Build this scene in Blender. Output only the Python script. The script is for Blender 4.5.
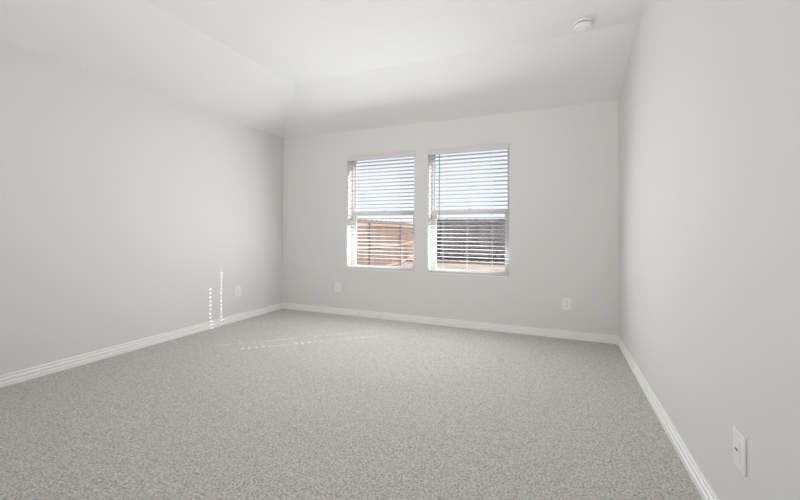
import bpy, bmesh, math
from mathutils import Matrix, Vector

for o in list(bpy.data.objects):
    bpy.data.objects.remove(o)
SC = bpy.context.scene
COL = SC.collection

# ------------------------------------------------------------------ camera
F, CX, CY, YAW, TILT, ROLL, EYE = 369.718, 401.285, 226.503, 0.39535, 0.01247, 0.00482, 1.11512
cam_d = bpy.data.cameras.new('camera')
cam = bpy.data.objects.new('camera', cam_d)
COL.objects.link(cam)
cam_d.sensor_fit = 'HORIZONTAL'
cam_d.sensor_width = 36.0
cam_d.lens = F * 36.0 / 800.0
cam_d.shift_x = (400 - CX) / 800.0
cam_d.shift_y = (CY - 250) / 800.0
cam_d.clip_start = 0.02
cam_d.clip_end = 500
f0 = Vector((-math.sin(YAW), math.cos(YAW), 0))
r0 = Vector((math.cos(YAW), math.sin(YAW), 0))
zz = Vector((0, 0, 1))
fw = f0 * math.cos(TILT) + zz * math.sin(TILT)
up = zz * math.cos(TILT) - f0 * math.sin(TILT)
rt = r0 * math.cos(ROLL) + up * math.sin(ROLL)
u2 = up * math.cos(ROLL) - r0 * math.sin(ROLL)
m = Matrix((rt, u2, -fw)).transposed().to_4x4()
m.translation = (0, 0, EYE)
cam.matrix_world = m
SC.camera = cam

# ------------------------------------------------------------------ dimensions
XL, XR, YB, YF = -3.617, 0.5825, 4.249, -1.25
ZW, ZC = 2.44, 2.73            # wall plate height, flat ceiling height
DL, DB = 0.956, 0.952          # depth of the sloped ceiling at the left and back
TH = 0.24                      # outside wall thickness
W1 = (-2.555, -1.602)
W2 = (-1.424, -0.474)
WZ0, WZ1 = 0.612, 2.098
GROUND = -0.5

# ------------------------------------------------------------------ exposure and world
SC.view_settings.view_transform = 'Standard'
SC.view_settings.look = 'None'
SC.view_settings.exposure = 0.32
SC.view_settings.gamma = 1.0
SC.view_settings.use_curve_mapping = False
SC.cycles.max_bounces = 14
SC.cycles.diffuse_bounces = 8
SC.cycles.transparent_max_bounces = 16
SC.cycles.use_denoising = True
SC.cycles.use_light_tree = False
SC.cycles.use_adaptive_sampling = False
SC.cycles.sample_clamp_indirect = 4.0

world = bpy.data.worlds.new('sky')
SC.world = world
world.use_nodes = True
world.cycles.sampling_method = 'NONE'
nt = world.node_tree
nt.nodes.clear()
out = nt.nodes.new('ShaderNodeOutputWorld')
bg = nt.nodes.new('ShaderNodeBackground')
tc = nt.nodes.new('ShaderNodeTexCoord')
sp = nt.nodes.new('ShaderNodeSeparateXYZ')
rp = nt.nodes.new('ShaderNodeValToRGB')
rp.color_ramp.elements[0].position = 0.0
rp.color_ramp.elements[0].color = (0.80, 0.84, 0.93, 1)
rp.color_ramp.elements[1].position = 0.35
rp.color_ramp.elements[1].color = (0.68, 0.75, 0.96, 1)
nt.links.new(tc.outputs['Generated'], sp.inputs[0])
nt.links.new(sp.outputs['Z'], rp.inputs[0])
nt.links.new(rp.outputs[0], bg.inputs[0])
nt.links.new(bg.outputs[0], out.inputs[0])
bg.inputs[1].default_value = 1.02

# ------------------------------------------------------------------ sun
sun_d = bpy.data.lights.new('sun', 'SUN')
sun_d.energy = 6.4
sun_d.angle = math.radians(0.12)
sun_d.color = (1.0, 0.975, 0.94)
sun = bpy.data.objects.new('sun', sun_d)
COL.objects.link(sun)
EL = math.radians(37.2)
hd = Vector((-0.75, -0.69, 0)).normalized()
sdir = Vector((hd.x * math.cos(EL), hd.y * math.cos(EL), -math.sin(EL)))
sun.rotation_euler = sdir.to_track_quat('-Z', 'Y').to_euler()

# ------------------------------------------------------------------ daylight through the two windows, soft fill lamp added behind the camera
def area(name, loc, sx, sy, power, direction, color, spread=180):
    d = bpy.data.lights.new(name, 'AREA')
    d.shape = 'RECTANGLE'
    d.size, d.size_y, d.energy, d.color = sx, sy, power, color
    d.spread = math.radians(spread)
    o = bpy.data.objects.new(name, d)
    COL.objects.link(o)
    o.location = loc
    o.rotation_euler = Vector(direction).to_track_quat('-Z', 'Y').to_euler()
    return o
for wx in (W1, W2):
    area('window_daylight', ((wx[0] + wx[1]) / 2, YB - 0.045, 1.36), 0.90, 1.30, 18, (-0.07, -1, -0.22), (0.955, 0.975, 1.0), 170)
area('rear_fill', (-1.3, YF + 0.05, 1.25), 3.2, 1.7, 31, (0.08, 1, 0.32), (1.0, 0.99, 0.975), 95)  # fill added in front of the closed rear wall, no opening there

# ------------------------------------------------------------------ materials
def mat(name, color, rough=0.6, spec=0.3, metal=0.0):
    M = bpy.data.materials.new(name)
    M.use_nodes = True
    b = M.node_tree.nodes['Principled BSDF']
    b.inputs['Base Color'].default_value = (*color, 1)
    b.inputs['Roughness'].default_value = rough
    b.inputs['Specular IOR Level'].default_value = spec
    b.inputs['Metallic'].default_value = metal
    return M, M.node_tree, b
def bump(nt, b, scale, strength, dist, detail=2.0, coord='Object'):
    t = nt.nodes.new('ShaderNodeTexCoord')
    n = nt.nodes.new('ShaderNodeTexNoise')
    n.inputs['Scale'].default_value = scale
    n.inputs['Detail'].default_value = detail
    k = nt.nodes.new('ShaderNodeBump')
    k.inputs['Strength'].default_value = strength
    k.inputs['Distance'].default_value = dist
    nt.links.new(t.outputs[coord], n.inputs['Vector'])
    nt.links.new(n.outputs['Fac'], k.inputs['Height'])
    nt.links.new(k.outputs[0], b.inputs['Normal'])
    return t, n
def varied(nt, b, c0, c1, scale, detail=3, lo=.35, hi=.65, stretch=(1, 1, 1)):
    t = nt.nodes.new('ShaderNodeTexCoord')
    mp = nt.nodes.new('ShaderNodeMapping')
    mp.inputs['Scale'].default_value = stretch
    n = nt.nodes.new('ShaderNodeTexNoise')
    n.inputs['Scale'].default_value = scale
    n.inputs['Detail'].default_value = detail
    r = nt.nodes.new('ShaderNodeValToRGB')
    r.color_ramp.elements[0].position = lo
    r.color_ramp.elements[0].color = (*c0, 1)
    r.color_ramp.elements[1].position = hi
    r.color_ramp.elements[1].color = (*c1, 1)
    nt.links.new(t.outputs['Object'], mp.inputs[0])
    nt.links.new(mp.outputs[0], n.inputs['Vector'])
    nt.links.new(n.outputs['Fac'], r.inputs[0])
    nt.links.new(r.outputs[0], b.inputs['Base Color'])

M_WALL, n_, b_ = mat('wall_paint', (0.735, 0.731, 0.718), 0.75, 0.2)
bump(n_, b_, 130, 0.12, 0.004)
M_CEIL, n_, b_ = mat('ceiling_paint', (0.80, 0.80, 0.797), 0.85, 0.1)
bump(n_, b_, 110, 0.10, 0.004)
M_TRIM, n_, b_ = mat('trim_paint', (0.89, 0.885, 0.875), 0.35, 0.4)
M_VINYL, n_, b_ = mat('white_vinyl', (0.60, 0.60, 0.585), 0.4, 0.3)
M_SLAT, n_, b_ = mat('slat_white', (0.68, 0.685, 0.69), 0.45, 0.3)
M_CORD, n_, b_ = mat('cord_white', (0.80, 0.80, 0.79), 0.8, 0.1)
M_WAND, n_, b_ = mat('wand_plastic', (0.20, 0.22, 0.27), 0.15, 0.5)
M_PLATE, n_, b_ = mat('plate_plastic', (0.86, 0.855, 0.84), 0.35, 0.4)
M_DARK, n_, b_ = mat('dark_slot', (0.05, 0.05, 0.05), 0.6, 0.2)
M_GROOVE, n_, b_ = mat('vent_grey', (0.35, 0.35, 0.34), 0.6, 0.2)
M_METAL, n_, b_ = mat('screw_metal', (0.75, 0.75, 0.73), 0.35, 0.5)

M_CARPET, n_, b_ = mat('carpet_pile', (0.50, 0.47, 0.44), 1.0, 0.0)
t_ = n_.nodes.new('ShaderNodeTexCoord')
fine = n_.nodes.new('ShaderNodeTexNoise')
fine.inputs['Scale'].default_value = 95; fine.inputs['Detail'].default_value = 8; fine.inputs['Roughness'].default_value = 0.72
tuft = n_.nodes.new('ShaderNodeTexVoronoi')
tuft.inputs['Scale'].default_value = 120
wide = n_.nodes.new('ShaderNodeTexNoise')
wide.inputs['Scale'].default_value = 22; wide.inputs['Detail'].default_value = 5; wide.inputs['Roughness'].default_value = 0.65
for q in (fine, tuft, wide): n_.links.new(t_.outputs['Object'], q.inputs['Vector'])
m1 = n_.nodes.new('ShaderNodeMath'); m1.operation = 'MULTIPLY_ADD'; m1.inputs[1].default_value = 0.16
m2 = n_.nodes.new('ShaderNodeMath'); m2.operation = 'MULTIPLY_ADD'; m2.inputs[1].default_value = -0.22
n_.links.new(wide.outputs['Fac'], m1.inputs[0]); n_.links.new(fine.outputs['Fac'], m1.inputs[2])
n_.links.new(tuft.outputs['Distance'], m2.inputs[0]); n_.links.new(m1.outputs[0], m2.inputs[2])
r_ = n_.nodes.new('ShaderNodeValToRGB')
r_.color_ramp.elements[0].position = 0.30; r_.color_ramp.elements[0].color = (0.31, 0.293, 0.278, 1)
r_.color_ramp.elements[1].position = 0.66; r_.color_ramp.elements[1].color = (0.80, 0.768, 0.742, 1)
n_.links.new(m2.outputs[0], r_.inputs[0]); n_.links.new(r_.outputs[0], b_.inputs['Base Color'])
k_ = n_.nodes.new('ShaderNodeBump'); k_.inputs['Strength'].default_value = 0.35; k_.inputs['Distance'].default_value = 0.010
n_.links.new(m2.outputs[0], k_.inputs['Height']); n_.links.new(k_.outputs[0], b_.inputs['Normal'])

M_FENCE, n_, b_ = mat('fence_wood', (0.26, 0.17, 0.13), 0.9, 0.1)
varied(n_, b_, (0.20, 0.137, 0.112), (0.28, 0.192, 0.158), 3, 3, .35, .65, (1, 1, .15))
M_DARKFENCE, n_, b_ = mat('shade_darkened_wood', (0.16, 0.13, 0.13), 0.9, 0.1)  # greyer fence wood, with shade on the far fence darkened into its colour
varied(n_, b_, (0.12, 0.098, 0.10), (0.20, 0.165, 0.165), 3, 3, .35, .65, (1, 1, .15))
M_RAIL, n_, b_ = mat('fence_rail_wood', (0.42, 0.32, 0.24), 0.9, 0.1)
M_GROUND, n_, b_ = mat('bare_soil', (0.36, 0.29, 0.23), 1.0, 0.0)
varied(n_, b_, (0.34, 0.275, 0.22), (0.45, 0.37, 0.30), 1.2, 5)

M_GLASS = bpy.data.materials.new('window_glass')
M_GLASS.use_nodes = True
g = M_GLASS.node_tree
g.nodes.clear()
go = g.nodes.new('ShaderNodeOutputMaterial')
gm = g.nodes.new('ShaderNodeMixShader')
gt = g.nodes.new('ShaderNodeBsdfTransparent')
gt.inputs[0].default_value = (0.98, 0.985, 0.985, 1)
gg = g.nodes.new('ShaderNodeBsdfGlossy')
gg.inputs['Roughness'].default_value = 0.02
gl = g.nodes.new('ShaderNodeLayerWeight')
gp = g.nodes.new('ShaderNodeMath'); gp.operation = 'POWER'; gp.inputs[1].default_value = 5.0
gf = g.nodes.new('ShaderNodeMath'); gf.operation = 'MULTIPLY_ADD'
gf.inputs[1].default_value = 0.6; gf.inputs[2].default_value = 0.012
g.links.new(gl.outputs['Facing'], gp.inputs[0])
g.links.new(gp.outputs[0], gf.inputs[0])
g.links.new(gf.outputs[0], gm.inputs[0])
g.links.new(gt.outputs[0], gm.inputs[1])
g.links.new(gg.outputs[0], gm.inputs[2])
g.links.new(gm.outputs[0], go.inputs[0])

# ------------------------------------------------------------------ helpers
def box(bm, x0, x1, y0, y1, z0, z1):
    mx = Matrix.Translation(((x0 + x1) / 2, (y0 + y1) / 2, (z0 + z1) / 2)) @ Matrix.Diagonal((x1 - x0, y1 - y0, z1 - z0, 1))
    return bmesh.ops.create_cube(bm, size=1, matrix=mx)['verts']
def xbox(bm, M, sx, sy, sz):
    return bmesh.ops.create_cube(bm, size=1, matrix=M @ Matrix.Diagonal((sx, sy, sz, 1)))['verts']
def rod(bm, a, b, r, n=10):
    a, b = Vector(a), Vector(b)
    q = (b - a).to_track_quat('Z', 'Y').to_matrix().to_4x4()
    bmesh.ops.create_cone(bm, segments=n, radius1=r, radius2=r, depth=(b - a).length, cap_ends=True, matrix=Matrix.Translation((a + b) / 2) @ q)
def lathe(bm, prof, n=48):
    rings = []
    for r, z in prof:
        if r < 1e-6:
            rings.append([bm.verts.new((0, 0, z))])
        else:
            rings.append([bm.verts.new((r * math.cos(2 * math.pi * k / n), r * math.sin(2 * math.pi * k / n), z)) for k in range(n)])
    for A, B in zip(rings, rings[1:]):
        for k in range(n):
            j = (k + 1) % n
            if len(A) == 1 and len(B) == 1: continue
            if len(A) == 1: bm.faces.new((A[0], B[k], B[j]))
            elif len(B) == 1: bm.faces.new((A[k], A[j], B[0]))
            else: bm.faces.new((A[k], A[j], B[j], B[k]))
    bmesh.ops.recalc_face_normals(bm, faces=bm.faces)
def obj(name, bm, material, parent=None, bevel=0, smooth=False, seg=2):
    me = bpy.data.meshes.new(name)
    bm.to_mesh(me)
    bm.free()
    o = bpy.data.objects.new(name, me)
    COL.objects.link(o)
    me.materials.append(material)
    if parent: o.parent = parent
    if smooth:
        for f in me.polygons: f.use_smooth = True
    if bevel:
        b = o.modifiers.new('bevel', 'BEVEL')
        b.width, b.segments, b.limit_method = bevel, seg, 'ANGLE'
    return o
def structure(name, bm, material, **k):
    o = obj(name, bm, material, **k)
    o['kind'] = 'structure'
    return o
def thing(name, label, cat, loc, rotz=0, group=None):
    o = bpy.data.objects.new(name, None)
    COL.objects.link(o)
    o.empty_display_size = 0.1
    o.location = loc
    o.rotation_euler = (0, 0, rotz)
    o['label'], o['category'] = label, cat
    if group: o['group'] = group
    return o
NB = bmesh.new

# ------------------------------------------------------------------ room shell
bm = NB(); box(bm, XL - .15, XR + .15, YF - .15, YB + .005, -.12, 0)
structure('floor', bm, M_CARPET)
bm = NB(); box(bm, XL - .15, XL, YF - .15, YB + TH, -.12, 2.95)
structure('wall_left', bm, M_WALL)
bm = NB(); box(bm, XR, XR + .15, YF - .15, YB + TH, -.12, 2.95)
structure('wall_right', bm, M_WALL)
bm = NB(); box(bm, XL, XR, YF - .15, YF, -.12, 2.95)
structure('wall_front', bm, M_WALL)

# back wall with two openings
bm = NB()
xs = [XL, W1[0], W1[1], W2[0], W2[1], XR]
zs = [-.12, WZ0, WZ1, 2.95]
V = {}
def v(i, j, y):
    if (i, j, y) not in V: V[(i, j, y)] = bm.verts.new((xs[i], YB if y == 0 else YB + TH, zs[j]))
    return V[(i, j, y)]
solid = lambda i, j: 0 <= i < 5 and 0 <= j < 3 and not (j == 1 and i in (1, 3))
for i in range(5):
    for j in range(3):
        if not solid(i, j): continue
        bm.faces.new((v(i, j, 0), v(i + 1, j, 0), v(i + 1, j + 1, 0), v(i, j + 1, 0)))
        bm.faces.new((v(i, j, 1), v(i, j + 1, 1), v(i + 1, j + 1, 1), v(i + 1, j, 1)))
        if not solid(i - 1, j): bm.faces.new((v(i, j, 0), v(i, j + 1, 0), v(i, j + 1, 1), v(i, j, 1)))
        if not solid(i + 1, j): bm.faces.new((v(i + 1, j, 0), v(i + 1, j, 1), v(i + 1, j + 1, 1), v(i + 1, j + 1, 0)))
        if not solid(i, j - 1): bm.faces.new((v(i, j, 0), v(i, j, 1), v(i + 1, j, 1), v(i + 1, j, 0)))
        if not solid(i, j + 1): bm.faces.new((v(i, j + 1, 0), v(i + 1, j + 1, 0), v(i + 1, j + 1, 1), v(i, j + 1, 1)))
bmesh.ops.recalc_face_normals(bm, faces=bm.faces)
structure('wall_back', bm, M_WALL)

# ceiling: flat field with slopes falling to the left and back walls, one closed slab
bm = NB()
low = [(XL, YF, ZW), (XL, YB, ZW), (XR, YB, ZW), (XL + DL, YF, ZC), (XL + DL, YB - DB, ZC), (XR, YB - DB, ZC), (XR, YF, ZC)]
lv = [bm.verts.new(p) for p in low]
tv = [bm.verts.new((p[0], p[1], 2.95)) for p in low]
fs = [(0, 1, 4, 3), (1, 2, 5, 4), (3, 4, 5, 6)]
for f in fs:
    bm.faces.new([lv[k] for k in f])
    bm.faces.new([tv[k] for k in reversed(f)])
for a, b in ((0, 1), (1, 2), (2, 5), (5, 6), (6, 3), (3, 0)):
    bm.faces.new((lv[a], tv[a], tv[b], lv[b]))
bmesh.ops.recalc_face_normals(bm, faces=bm.faces)
structure('ceiling', bm, M_CEIL)

# baseboards: three-step profile swept along each wall
PROF = [(0, 0), (.016, 0), (.016, .028), (.009, .033), (.009, .038), (.0135, .042), (.0135, .056), (.007, .061), (.007, .066), (.0105, .070), (.0105, .079), (.007, .083), (0, .083)]
def baseboard(name, a, b, inward, m0, m1):
    bm = NB()
    a, b, inward = Vector(a), Vector(b), Vector(inward)
    along = (b - a).normalized()
    A = [bm.verts.new(a + inward * d + along * (d * m0) + zz * h) for d, h in PROF]
    B = [bm.verts.new(b + inward * d - along * (d * m1) + zz * h) for d, h in PROF]
    n = len(PROF)
    for k in range(n):
        j = (k + 1) % n
        bm.faces.new((A[k], A[j], B[j], B[k]))
    bm.faces.new(A); bm.faces.new(B[::-1])
    bmesh.ops.recalc_face_normals(bm, faces=bm.faces)
    structure(name, bm, M_TRIM)
baseboard('baseboard_left', (XL, YF, 0), (XL, YB, 0), (1, 0, 0), 0, 1)
baseboard('baseboard_back', (XL, YB, 0), (XR, YB, 0), (0, -1, 0), 1, 1)
baseboard('baseboard_right', (XR, YB, 0), (XR, YF, 0), (-1, 0, 0), 1, 0)

# ------------------------------------------------------------------ windows (white vinyl single-hung)
def ring(bm, x0, x1, y0, y1, z0, z1, wl, wr, wb, wt):
    box(bm, x0, x0 + wl, y0, y1, z0, z1)
    box(bm, x1 - wr, x1, y0, y1, z0, z1)
    box(bm, x0 + wl, x1 - wr, y0, y1, z0, z0 + wb)
    box(bm, x0 + wl, x1 - wr, y0, y1, z1 - wt, z1)
def window(name, wx):
    root = bpy.data.objects.new(name, None)
    COL.objects.link(root)
    root['kind'] = 'structure'
    xc = (wx[0] + wx[1]) / 2
    root.location = (xc, YB, WZ0)
    hw, H = (wx[1] - wx[0]) / 2, WZ1 - WZ0
    bm = NB(); ring(bm, -hw, hw, .125, .20, .0, H, .022, .022, .016, .012)
    obj('frame', bm, M_VINYL, root, bevel=.002)
    zm = 0.735
    bm = NB(); ring(bm, -hw + .022, hw - .022, .165, .19, zm - .02, H - .012, .016, .016, .042, .012)
    s = obj('upper_sash', bm, M_VINYL, root, bevel=.002)
    bm = NB(); box(bm, -hw + .036, hw - .036, .176, .180, zm + .02, H - .022)
    obj('pane', bm, M_GLASS, s)
    bm = NB(); ring(bm, -hw + .022, hw - .022, .132, .160, .016, zm + .022, .042, .042, .026, .048)
    s = obj('lower_sash', bm, M_VINYL, root, bevel=.002)
    bm = NB(); box(bm, -hw + .06, hw - .06, .144, .148, .038, zm - .022)
    obj('pane', bm, M_GLASS, s)
    bm = NB(); box(bm, -.03, .03, .134, .158, zm + .022, zm + .032); box(bm, -.006, .03, .128, .14, zm + .032, zm + .042)
    obj('sash_lock', bm, M_VINYL, root, bevel=.002)
    bm = NB(); box(bm, -hw, hw, -.006, .127, -.004, .010)
    obj('sill', bm, M_TRIM, root, bevel=.003)
window('window_1', W1)
window('window_2', W2)

# ------------------------------------------------------------------ faux-wood blinds
PITCH, NS, SW, ST = .0462, 30, .050, .003
SLAT_TILT = math.radians(-9)      # outer edge lower
CORDS = (-.29, 0, .29)
CORDS_LEFT = (-.36, -.20, .295)
def blind(wx, label, wand, cords):
    xc = (wx[0] + wx[1]) / 2
    hw = (wx[1] - wx[0]) / 2 - .006
    H = WZ1 - WZ0
    root = thing('window_blind', label, 'blind', (xc, YB + .034, WZ0 + .010), group='open white slatted blinds in the back wall windows')
    ztop = 2.035 - WZ0 - .010
    bm = NB(); box(bm, -hw, hw, -.024, .026, ztop + .012, ztop + .05)
    obj('headrail', bm, M_SLAT, root, bevel=.002)
    bm = NB()
    ov = .010
    box(bm, -hw - ov, hw + ov, -.048, -.036, ztop, ztop + .064)
    box(bm, -hw - ov, hw + ov, -.052, -.036, ztop + .050, ztop + .064)
    box(bm, -hw - ov, hw + ov, -.051, -.036, ztop, ztop + .010)
    obj('valance', bm, M_SLAT, root, bevel=.002)
    bm = NB()
    hx = .012 if wand else .0085
    segs, solid_x = [], -hw
    for c in cords:
        segs.append((solid_x, c - hx)); solid_x = c + hx
    segs.append((solid_x, hw))
    for k in range(NS):
        z = ztop - .022 - k * PITCH
        R = Matrix.Translation((0, 0, z)) @ Matrix.Rotation(SLAT_TILT, 4, 'X')
        for a, b in segs:
            xbox(bm, R @ Matrix.Translation(((a + b) / 2, 0, 0)), b - a, SW, ST)
        for c in cords:
            for s in (-1, 1):
                xbox(bm, R @ Matrix.Translation((c, s * (SW / 4 + .0058), 0)), 2 * hx, SW / 2 - .0116, ST)
    obj('slats', bm, M_SLAT, root)
    bm = NB(); box(bm, -hw, hw, -.024, .024, .002, .022)
    obj('bottom_rail', bm, M_SLAT, root, bevel=.003)
    for c in cords:
        bm = NB()
        for y in (-.0265, .0265): rod(bm, (c - .006, y, .020), (c - .006, y, ztop + .02), .0011, 6)
        for k in range(NS):
            z = ztop - .022 - k * PITCH
            rod(bm, (c - .006, -.0265, z + .002), (c - .006, .0265, z - .0062), .0007, 5)
        obj('ladder_cord', bm, M_CORD, root)
    if wand:
        bm = NB()
        rod(bm, (-.335, -.033, ztop - .90), (-.335, -.033, ztop + .012), .0042, 8)
        rod(bm, (-.335, -.033, ztop - .93), (-.335, -.033, ztop - .90), .006, 8)
        obj('tilt_wand', bm, M_WAND, root)['label'] = 'dark tilt wand hanging at the left'
    return root
blind(W1, 'white slatted blind without a wand, left window, in front of the wooden fence view', False, CORDS_LEFT)
blind(W2, 'white slatted blind with a dark tilt wand, right window', True, CORDS)

# ------------------------------------------------------------------ wall plates
def plate_root(name, label, cat, loc, rotz):
    r = thing(name, label, cat, loc, rotz, None)
    bm = NB(); box(bm, -.043, .043, -.007, 0, -.064, .064)
    obj('wall_plate', bm, M_PLATE, r, bevel=.003)
    return r
def outlet(label, loc, rotz):
    r = plate_root('electrical_outlet', label, 'outlet', loc, rotz)
    for s in (-1, 1):
        bm = NB()
        bmesh.ops.create_cone(bm, segments=28, radius1=.0175, radius2=.0175, depth=.004, cap_ends=True,
                              matrix=Matrix.Translation((0, -.008, s * .0195)) @ Matrix.Rotation(math.pi / 2, 4, 'X'))
        for q in bm.verts: q.co.z = s * .0195 + max(-.0135, min(.0135, q.co.z - s * .0195))
        k = obj('socket', bm, M_PLATE, r)
        for x, h in ((-.0065, .009), (.0065, .0075)):
            bm = NB(); box(bm, x - .0012, x + .0012, -.0104, -.0098, s * .0195 + .003 - h / 2, s * .0195 + .003 + h / 2)
            obj('slot', bm, M_DARK, k)
        bm = NB()
        bmesh.ops.create_cone(bm, segments=12, radius1=.0028, radius2=.0028, depth=.0006, cap_ends=True,
                              matrix=Matrix.Translation((0, -.0101, s * .0195 - .0075)) @ Matrix.Rotation(math.pi / 2, 4, 'X'))
        obj('ground_hole', bm, M_DARK, k)
    bm = NB()
    bmesh.ops.create_cone(bm, segments=14, radius1=.0032, radius2=.0032, depth=.0014, cap_ends=True,
                          matrix=Matrix.Translation((0, -.0074, 0)) @ Matrix.Rotation(math.pi / 2, 4, 'X'))
    obj('screw', bm, M_METAL, r)
    return r
outlet('white outlet low on the left wall near the back corner', (XL, 3.438, .364), math.pi / 2)
outlet('white outlet on the back wall below the left window', (-2.685, YB, .361), 0)
outlet('white outlet on the back wall near the right corner', (.107, YB, .365), 0)
r = plate_root('jack_plate', 'white wall plate with one small dark port, low on the right wall', 'wall plate', (XR, 1.620, .372), -math.pi / 2)
bm = NB(); box(bm, -.0175, .0175, -.0092, -.0065, -.034, .034)
k = obj('insert', bm, M_PLATE, r, bevel=.0012)
bm = NB(); box(bm, -.0168, .004, -.0098, -.0090, -.0035, .0020)
obj('port', bm, M_DARK, k)['label'] = 'dark port opening'
for s in (-1, 1):
    bm = NB()
    bmesh.ops.create_cone(bm, segments=14, radius1=.003, radius2=.003, depth=.0014, cap_ends=True,
                          matrix=Matrix.Translation((0, -.0074, s * .048)) @ Matrix.Rotation(math.pi / 2, 4, 'X'))
    obj('screw', bm, M_METAL, r)

# ------------------------------------------------------------------ smoke detector
r = thing('smoke_detector', 'round white smoke detector on the ceiling near the right wall', 'smoke detector', (.197, 3.150, ZC))
bm = NB(); lathe(bm, [(0, 0), (.070, 0), (.070, -.010), (.066, -.014), (0, -.014)])
obj('mounting_base', bm, M_PLATE, r)
bm = NB(); lathe(bm, [(0, -.012), (.050, -.012), (.050, -.027), (0, -.027)])
obj('vent_ring', bm, M_GROOVE, r)['label'] = 'grey vent gap'
bm = NB(); lathe(bm, [(0, -.025), (.066, -.025), (.068, -.029), (.065, -.038), (.056, -.044), (.030, -.047), (0, -.047)])
h = obj('cover', bm, M_PLATE, r)
bm = NB(); lathe(bm, [(0, -.045), (.012, -.045), (.012, -.0495), (.010, -.0505), (0, -.0505)], 24)
for q in bm.verts: q.co.x += .018
obj('test_button', bm, M_PLATE, h)

# ------------------------------------------------------------------ yard beyond the windows
bm = NB(); box(bm, -40, 40, YB + TH + .02, 70, GROUND - .2, GROUND)
structure('ground', bm, M_GROUND)

def fence(label, pts_xy, top, rails, side, wood, rail_wood):
    """board fence along a polyline; rails and posts stand on its `side` (+1 = left of travel, -1 = right)"""
    root = thing('wooden_fence', label, 'fence', (pts_xy[0][0], pts_xy[0][1], GROUND))
    o0 = Vector((pts_xy[0][0], pts_xy[0][1], 0))
    P = [Vector((x, y, 0)) - o0 for x, y in pts_xy]
    H = top - GROUND
    panel = NB()
    railbm = [NB() for _ in rails]
    posts = []
    for A, B in zip(P, P[1:]):
        d = (B - A).normalized(); n = Vector((-d.y, d.x, 0)) * side
        L = (B - A).length
        Rm = Matrix((d, n, zz)).transposed().to_4x4()
        nb = int(L / .142)
        for k in range(nb):
            c = A + d * ((k + .5) * L / nb)
            xbox(panel, Matrix.Translation(c + zz * (H / 2 + .012 * ((k * 7) % 3 - 1))) @ Rm, L / nb - .006, .017, H - .03)
        for bmr, z in zip(railbm, rails):
            xbox(bmr, Matrix.Translation((A + B) / 2 + n * .028 + zz * (z - GROUND)) @ Rm, L + .03, .04, .09)
        npst = max(1, round(L / 4.5))
        for k in range(npst + (1 if B is P[-1] else 0)):
            posts.append(A + d * (k * L / npst) + n * .072)
    obj('picket_panel', panel, wood, root)
    for b in railbm: obj('rail', b, rail_wood, root)
    for p_ in posts:
        b = NB(); rod(b, p_, p_ + zz * (H - .12), .03, 12)
        obj('post', b, M_POST, root)['label'] = 'grey steel post'
M_POST, n_, b_ = mat('steel_post', (0.16, 0.16, 0.17), 0.6, 0.4, 0.0)
fence('sunlit brown wooden fence along the left of the yard, seen through the left window',
      [(-6.95, 6.8), (-6.95, 10.0), (-6.95, 13.2), (-6.95, 16.4), (-8.4, 22.2)], 1.57, (1.36, .45, -.42), -1, M_FENCE, M_RAIL)
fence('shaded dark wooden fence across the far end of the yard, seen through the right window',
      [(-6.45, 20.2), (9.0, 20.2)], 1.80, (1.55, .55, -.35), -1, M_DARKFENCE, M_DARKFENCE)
